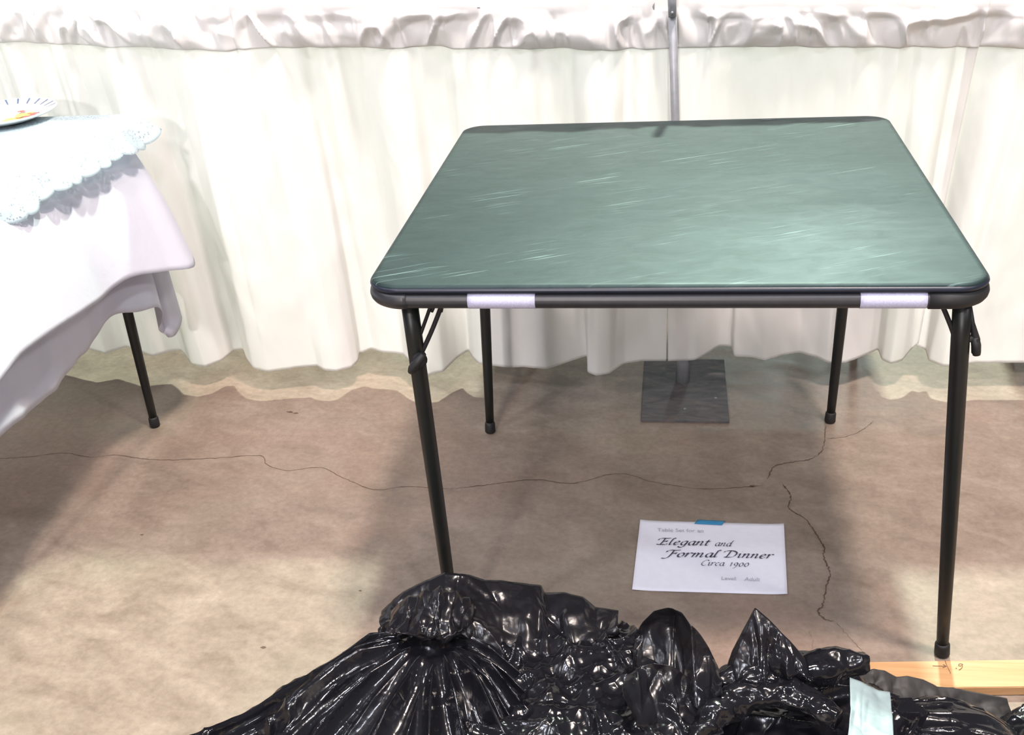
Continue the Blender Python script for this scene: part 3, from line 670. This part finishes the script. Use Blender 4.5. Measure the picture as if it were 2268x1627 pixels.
def bag_body(name, centre, Hh, Rf, parent, seed, prof, ridges=(), amp=.010, sc=15, NA=480, NR=170, apex_r=.02, K=60, cl=.09, cw=.006, ca=.010, angle=None, lump=.02, mt='bag', spread=1.6, full=False):
    """film surface over a bulky filling: radius per direction, profile crown-to-floor, drawn-out ridges from the crown, crease lines and crumples"""
    th = np.linspace(-math.pi, math.pi, NA, endpoint=False)[:, None]; t = np.linspace(0, 1, NR)[None, :]
    R = np.vectorize(Rf)(th); rr = apex_r+(R-apex_r)*t; z = Hh*prof(t)+0*th
    X_ = centre[0]+rr*np.cos(th); Y_ = centre[1]+rr*np.sin(th)
    z = z+lump*vnoise(np.stack([X_*9, Y_*9, 0*X_+seed], -1), seed)*np.sin(np.pi*np.clip(t, 0, 1))**.5
    for (deg, A, w_, t0, t1, curve) in ridges:
        c = math.radians(deg)+math.radians(curve)*t; dd = (th-c+math.pi) % (2*math.pi)-math.pi
        e = np.clip((t-t0)/.12, 0, 1)*np.clip((t1-t)/.25, 0, 1)
        z = z+A*1.25*e*np.exp(-abs(dd)*np.maximum(rr, .05)/(w_*.8))
    P = np.stack([X_, Y_, z], -1)
    n = normals(P)
    if n[..., 2].mean() < 0: n = -n
    g = np.clip(t*2.2-.1, 0, 1) if not full else np.clip(t*14, 0, 1); g2 = np.clip(t*3, 0, 1) if not full else g
    bx = (centre[0]-R.max()*.8, centre[0]+R.max()*.8, centre[1]-R.max()*.9-.1, centre[1]+.05)
    P = P+n*((crumple(P, amp, sc, seed+20)*g+creases(P, seed+5, K, cl, cw, ca, bx, angle, spread)*g2))[..., None]
    P[..., 2] = np.maximum(P[..., 2], .002+.004*(1-t))
    F = grid_faces(NA, NR, True)+[tuple(i*NR for i in range(NA))[::-1]]
    V = P.reshape(-1, 3); k0 = len(V); V = np.vstack([V, [[centre[0], centre[1], .001]]]); F += [(i*NR+NR-1, k0, ((i+1) % NA)*NR+NR-1) for i in range(NA)]
    return mesh(name, V, F, M[mt], parent)
def film(name, up, lo, yu, yl, parent, seed, amp=.006, bow=.0, nu=90, nv=34, mt='film', sc=22, crs=14, ca=.006, side=None):
    """thin film flap spanning two outlines given as photo points with their own depths"""
    yu = np.interp(np.linspace(0, 1, len(up)), np.linspace(0, 1, len(yu)), yu); yl = np.interp(np.linspace(0, 1, len(lo)), np.linspace(0, 1, len(yl)), yl)
    U = resample([un(a, b, 1, y) for (a, b), y in zip(up, yu)], nu); Lw = resample([un(a, b, 1, y) for (a, b), y in zip(lo, yl)], nu)
    P = np.zeros((nu, nv, 3))
    for j in range(nv):
        t = j/(nv-1); P[:, j] = U*(1-t)+Lw*t; P[:, j, 1] -= bow*math.sin(math.pi*t)
    if side is not None:
        f = np.linspace(0, 1, nu)[:, None]; tt = np.linspace(0, 1, nv)[None, :]; P[..., 1] -= side*np.exp(-np.abs(f-.62-.05*tt)/.16)
    n = normals(P)
    s = np.linspace(0, 1, nu)[:, None]; t = np.linspace(0, 1, nv)[None, :]
    fold = 1-2*abs(vnoise(np.stack([s*nu*.075+t*.6, t*.8+0*s, 0*s+0*t], -1), seed+2))
    edge = np.minimum(1, t*4+.15)
    lo_, hi_ = P.reshape(-1, 3).min(0), P.reshape(-1, 3).max(0); bx = (lo_[0], hi_[0], lo_[1]-.6*hi_[2], hi_[1]-.6*lo_[2])
    P = P+n*((crumple(P, amp, sc, seed)+amp*.8*fold*t*(1-t)*3+creases(P, seed+3, crs, .08, .004, ca, bx))*edge)[..., None]
    o = mesh(name, P.reshape(-1, 3), grid_faces(nu, nv), M[mt], parent); o.modifiers.new('th', 'SOLIDIFY').thickness = .0005; return o
def interp_R(tab):
    a = np.array([x for x, _ in tab], float); r = np.array([y for _, y in tab]); a = np.r_[a-360, a, a+360]; r = np.r_[r, r, r]
    def f(th):
        d = math.degrees(th); i = np.searchsorted(a, d)-1; u = (d-a[i])/(a[i+1]-a[i]); u = u*u*(3-2*u); return r[i]*(1-u)+r[i+1]*u
    return f
def roll(name, P, R, parent, seed, amp=.004):
    P = resample(catmull(P, 8), 90); R = np.interp(np.linspace(0, 1, 90), np.linspace(0, 1, len(R)), R); V, F = tube(P, R, 40)
    V = np.array(V); c = np.repeat(P, 40, 0); n = V-c; n /= np.linalg.norm(n, axis=1)[:, None]
    q = V*[.45, 1, 1]; V = V+n*crumple(q, amp*2.2, 55, seed)[:, None]
    return mesh(name, V, F, M['bag'], parent)
GB = 'black bin liner bags heaped in the foreground'
dome = lambda t: np.sqrt(np.clip(1-t**2.6, 0, 1))
# left bag with its gathered neck
A0 = (-.315, -.70)
b1 = empty('bin_bag', (A0[0], A0[1], 0), 'big glossy black bin liner on the left, folds fanning down from its gathered neck', 'bag', GB)
R1 = [(-178, .030, .010, .05, 1.2, 2), (-171, .024, .007, .08, 1.1, 3), (-166, .020, .006, .1, .9, 2), (-158, .034, .012, .04, 1.2, 6), (-150, .016, .006, .1, .8, 4),
      (-138, .024, .010, .03, .55, 8), (-124, .020, .014, .05, .38, 0), (-108, .028, .012, .03, .45, -6), (-96, .016, .010, .1, .6, 8), (-84, .030, .014, .04, .5, 4),
      (-66, .026, .010, .03, 1.2, -6), (-59, .018, .006, .15, 1.1, -8), (-50, .036, .010, .04, 1.25, -4), (-43, .020, .006, .06, 1.2, -3), (-36, .034, .009, .04, 1.3, -3), (-28, .022, .006, .08, 1.2, 0), (-18, .030, .012, .03, 1.2, 0), (-4, .018, .010, .03, 1, 0), (14, .02, .012, .03, 1, 0), (60, .03, .02, .03, 1, 0), (120, .03, .02, .03, 1, 0), (160, .03, .016, .03, 1.1, 0)]
radial = lambda cx_, cy_: math.atan2(cy_+.6*.2-A0[1], cx_-A0[0])
bag_body('bag_body', A0, .300, interp_R([(-180, .48), (-150, .62), (-90, .62), (-45, .62), (-10, .44), (30, .26), (90, .15), (140, .20), (165, .38)]), b1, 5,
         lambda t: 1-t**.94, R1, .010, 11, 620, 210, .016, 50, .07, .005, .008, radial, .020, spread=.9)
film('flap', [(846, 1352), (872, 1326), (905, 1303), (945, 1283), (985, 1266), (1040, 1272), (1075, 1284), (1110, 1284), (1198, 1296), (1206, 1312), (1250, 1312), (1290, 1322), (1318, 1344), (1370, 1351)],
     [(846, 1382), (872, 1410), (920, 1430), (965, 1435), (1005, 1430), (1060, 1440), (1110, 1460), (1160, 1480), (1230, 1480), (1280, 1470), (1320, 1450), (1345, 1415), (1352, 1385), (1368, 1360)], [-.62, -.60, -.59, -.62], [-.68, -.70, -.72, -.64], b1, 31, .010, .035, 170, 50, crs=30)
film('neck_ruffle', [(868, 1352), (885, 1335), (905, 1318), (925, 1318), (940, 1303), (960, 1308), (975, 1296), (995, 1310), (1010, 1306), (1025, 1322), (1040, 1322), (1055, 1345)],
     [(860, 1385), (890, 1400), (930, 1415), (965, 1425), (990, 1425), (1010, 1412), (1030, 1400), (1050, 1380)], [-.67, -.69, -.67], [-.73, -.75, -.72], b1, 41, .010, .03, 110, 40, crs=24)
# middle bag, crinkled, with a looped flap
A1 = (-.10, -.71)
b2 = empty('bin_bag', (A1[0], A1[1], 0), 'crinkled glossy black bin liner in the middle with a rounded loose flap standing up', 'bag', GB)
bag_body('bag_body', A1, .278, interp_R([(-180, .22), (-120, .40), (-60, .40), (-20, .28), (0, .20), (45, .17), (90, .13), (130, .18)]), b2, 15, dome, (), .020, 21, 560, 210, .002, 200, .05, .004, .010, None, .03, full=True)
film('flap', [(1400, 1455), (1406, 1400), (1424, 1372), (1448, 1345), (1480, 1330), (1510, 1330), (1530, 1345), (1548, 1380), (1568, 1420), (1592, 1478)],
     [(1400, 1480), (1410, 1500), (1430, 1505), (1455, 1500), (1480, 1490), (1498, 1490), (1512, 1505), (1535, 1525), (1560, 1540), (1600, 1530)], [-.70, -.68, -.69, -.73], [-.76, -.74, -.74, -.80], b2, 51, .005, -.02, 110, 40, crs=10, side=.035)
film('inner_fold', [(1392, 1500), (1420, 1474), (1450, 1468), (1490, 1474), (1520, 1496), (1560, 1540)], [(1380, 1540), (1420, 1600), (1470, 1640), (1510, 1650), (1550, 1640), (1600, 1620)], [-.765, -.765], [-.84, -.84], b2, 57, .006, -.02, 80, 36)
# right bag with pointed flap and rolled end
A2 = (.18, -.67)
b3 = empty('bin_bag', (A2[0], A2[1], 0), 'glossy black bin liner with a pointed corner flap sticking up and a rolled end', 'bag', GB)
sweep = lambda cx_, cy_: .75
bag_body('bag_body', A2, .215, interp_R([(-180, .25), (-130, .38), (-90, .42), (-40, .34), (0, .17), (60, .11), (120, .12), (150, .18)]), b3, 25, dome, (), .012, 13, 500, 180, .004, 120, .12, .006, .016, sweep, .025, spread=.7, full=True)
film('pointed_flap', [(1606, 1490), (1622, 1440), (1638, 1408), (1655, 1378), (1672, 1345), (1700, 1368), (1725, 1392), (1752, 1420), (1790, 1468)],
     [(1606, 1510), (1640, 1530), (1665, 1530), (1690, 1525), (1710, 1520), (1730, 1520), (1750, 1515), (1775, 1510), (1800, 1490)], [-.74, -.70, -.74], [-.76, -.76], b3, 61, .008, .02, 100, 40, crs=26)
roll('rolled_end', [un(1560, 1530, 1, -.76), un(1630, 1500, 1, -.75), un(1700, 1500, 1, -.745), un(1790, 1486, 1, -.735), un(1850, 1472, 1, -.72), un(1892, 1468, 1, -.715), un(1917, 1466, 1, -.71)], [.008, .015, .019, .018, .022, .022, .012], b3, 71)
roll('fold', [un(1540, 1640, 1, -.84), un(1600, 1570, 1, -.80), un(1680, 1535, 1, -.77), un(1770, 1545, 1, -.77), un(1860, 1590, 1, -.80)], [.010, .020, .016, .020, .010], b3, 75, .006)
# wrapped bundle with tape
A3 = (.395, -.72)
b4 = empty('bin_bag', (A3[0], A3[1], 0), 'rounded black plastic bundle bound with pale grey tape, right of the rolled end', 'bag', GB)
bag_body('bag_body', A3, .185, interp_R([(-180, .20), (-90, .22), (-20, .14), (20, .105), (60, .10), (120, .13), (150, .17)]), b4, 35, lambda t: np.sqrt(np.clip(1-t**3.2, 0, 1)), (), .004, 12, 460, 160, .004, 60, .12, .004, .006, lambda a, b: -.25, .012, spread=.22, full=True)
tp = film('tape_strip', [(1882, 1500), (1905, 1508), (1925, 1518), (1945, 1528), (1971, 1532)], [(1876, 1640), (1900, 1640), (1930, 1640), (1955, 1640), (1978, 1640)], [-.765, -.765], [-.86, -.86], b4, 81, .003, .012, 40, 40, 'duct', 14, 8, .003)
tp['label'] = 'pale blue-grey adhesive tape'
# dull ruffled fabric behind the bundle
rf = film('ruffled_cloth', [(1905, 1490), (1935, 1480), (1960, 1484), (1985, 1498), (2010, 1496), (2045, 1504), (2075, 1520), (2110, 1522), (2160, 1532), (2230, 1545)],
          [(1905, 1560), (1940, 1575), (1980, 1590), (2020, 1600), (2060, 1610), (2110, 1625), (2150, 1640), (2190, 1650), (2230, 1650), (2280, 1650)], [-.58, -.54], [-.66, -.58], None, 85, .010, .0, 130, 40, 'matte', 26)
tag(rf, 'dull dark ruffled fabric lying between the pine board and the taped bundle', 'cloth')
# far right bag
A4 = (.66, -.66)
b5 = empty('bin_bag', (A4[0], A4[1], 0), 'black bin liner in the bottom right corner, cut off by the frame', 'bag', GB)
bag_body('bag_body', A4, .165, interp_R([(-180, .22), (-90, .25), (0, .2), (90, .13), (130, .16)]), b5, 45, dome, (), .010, 14, 380, 140, .004, 70, .09, .005, .010, None, .015, full=True)
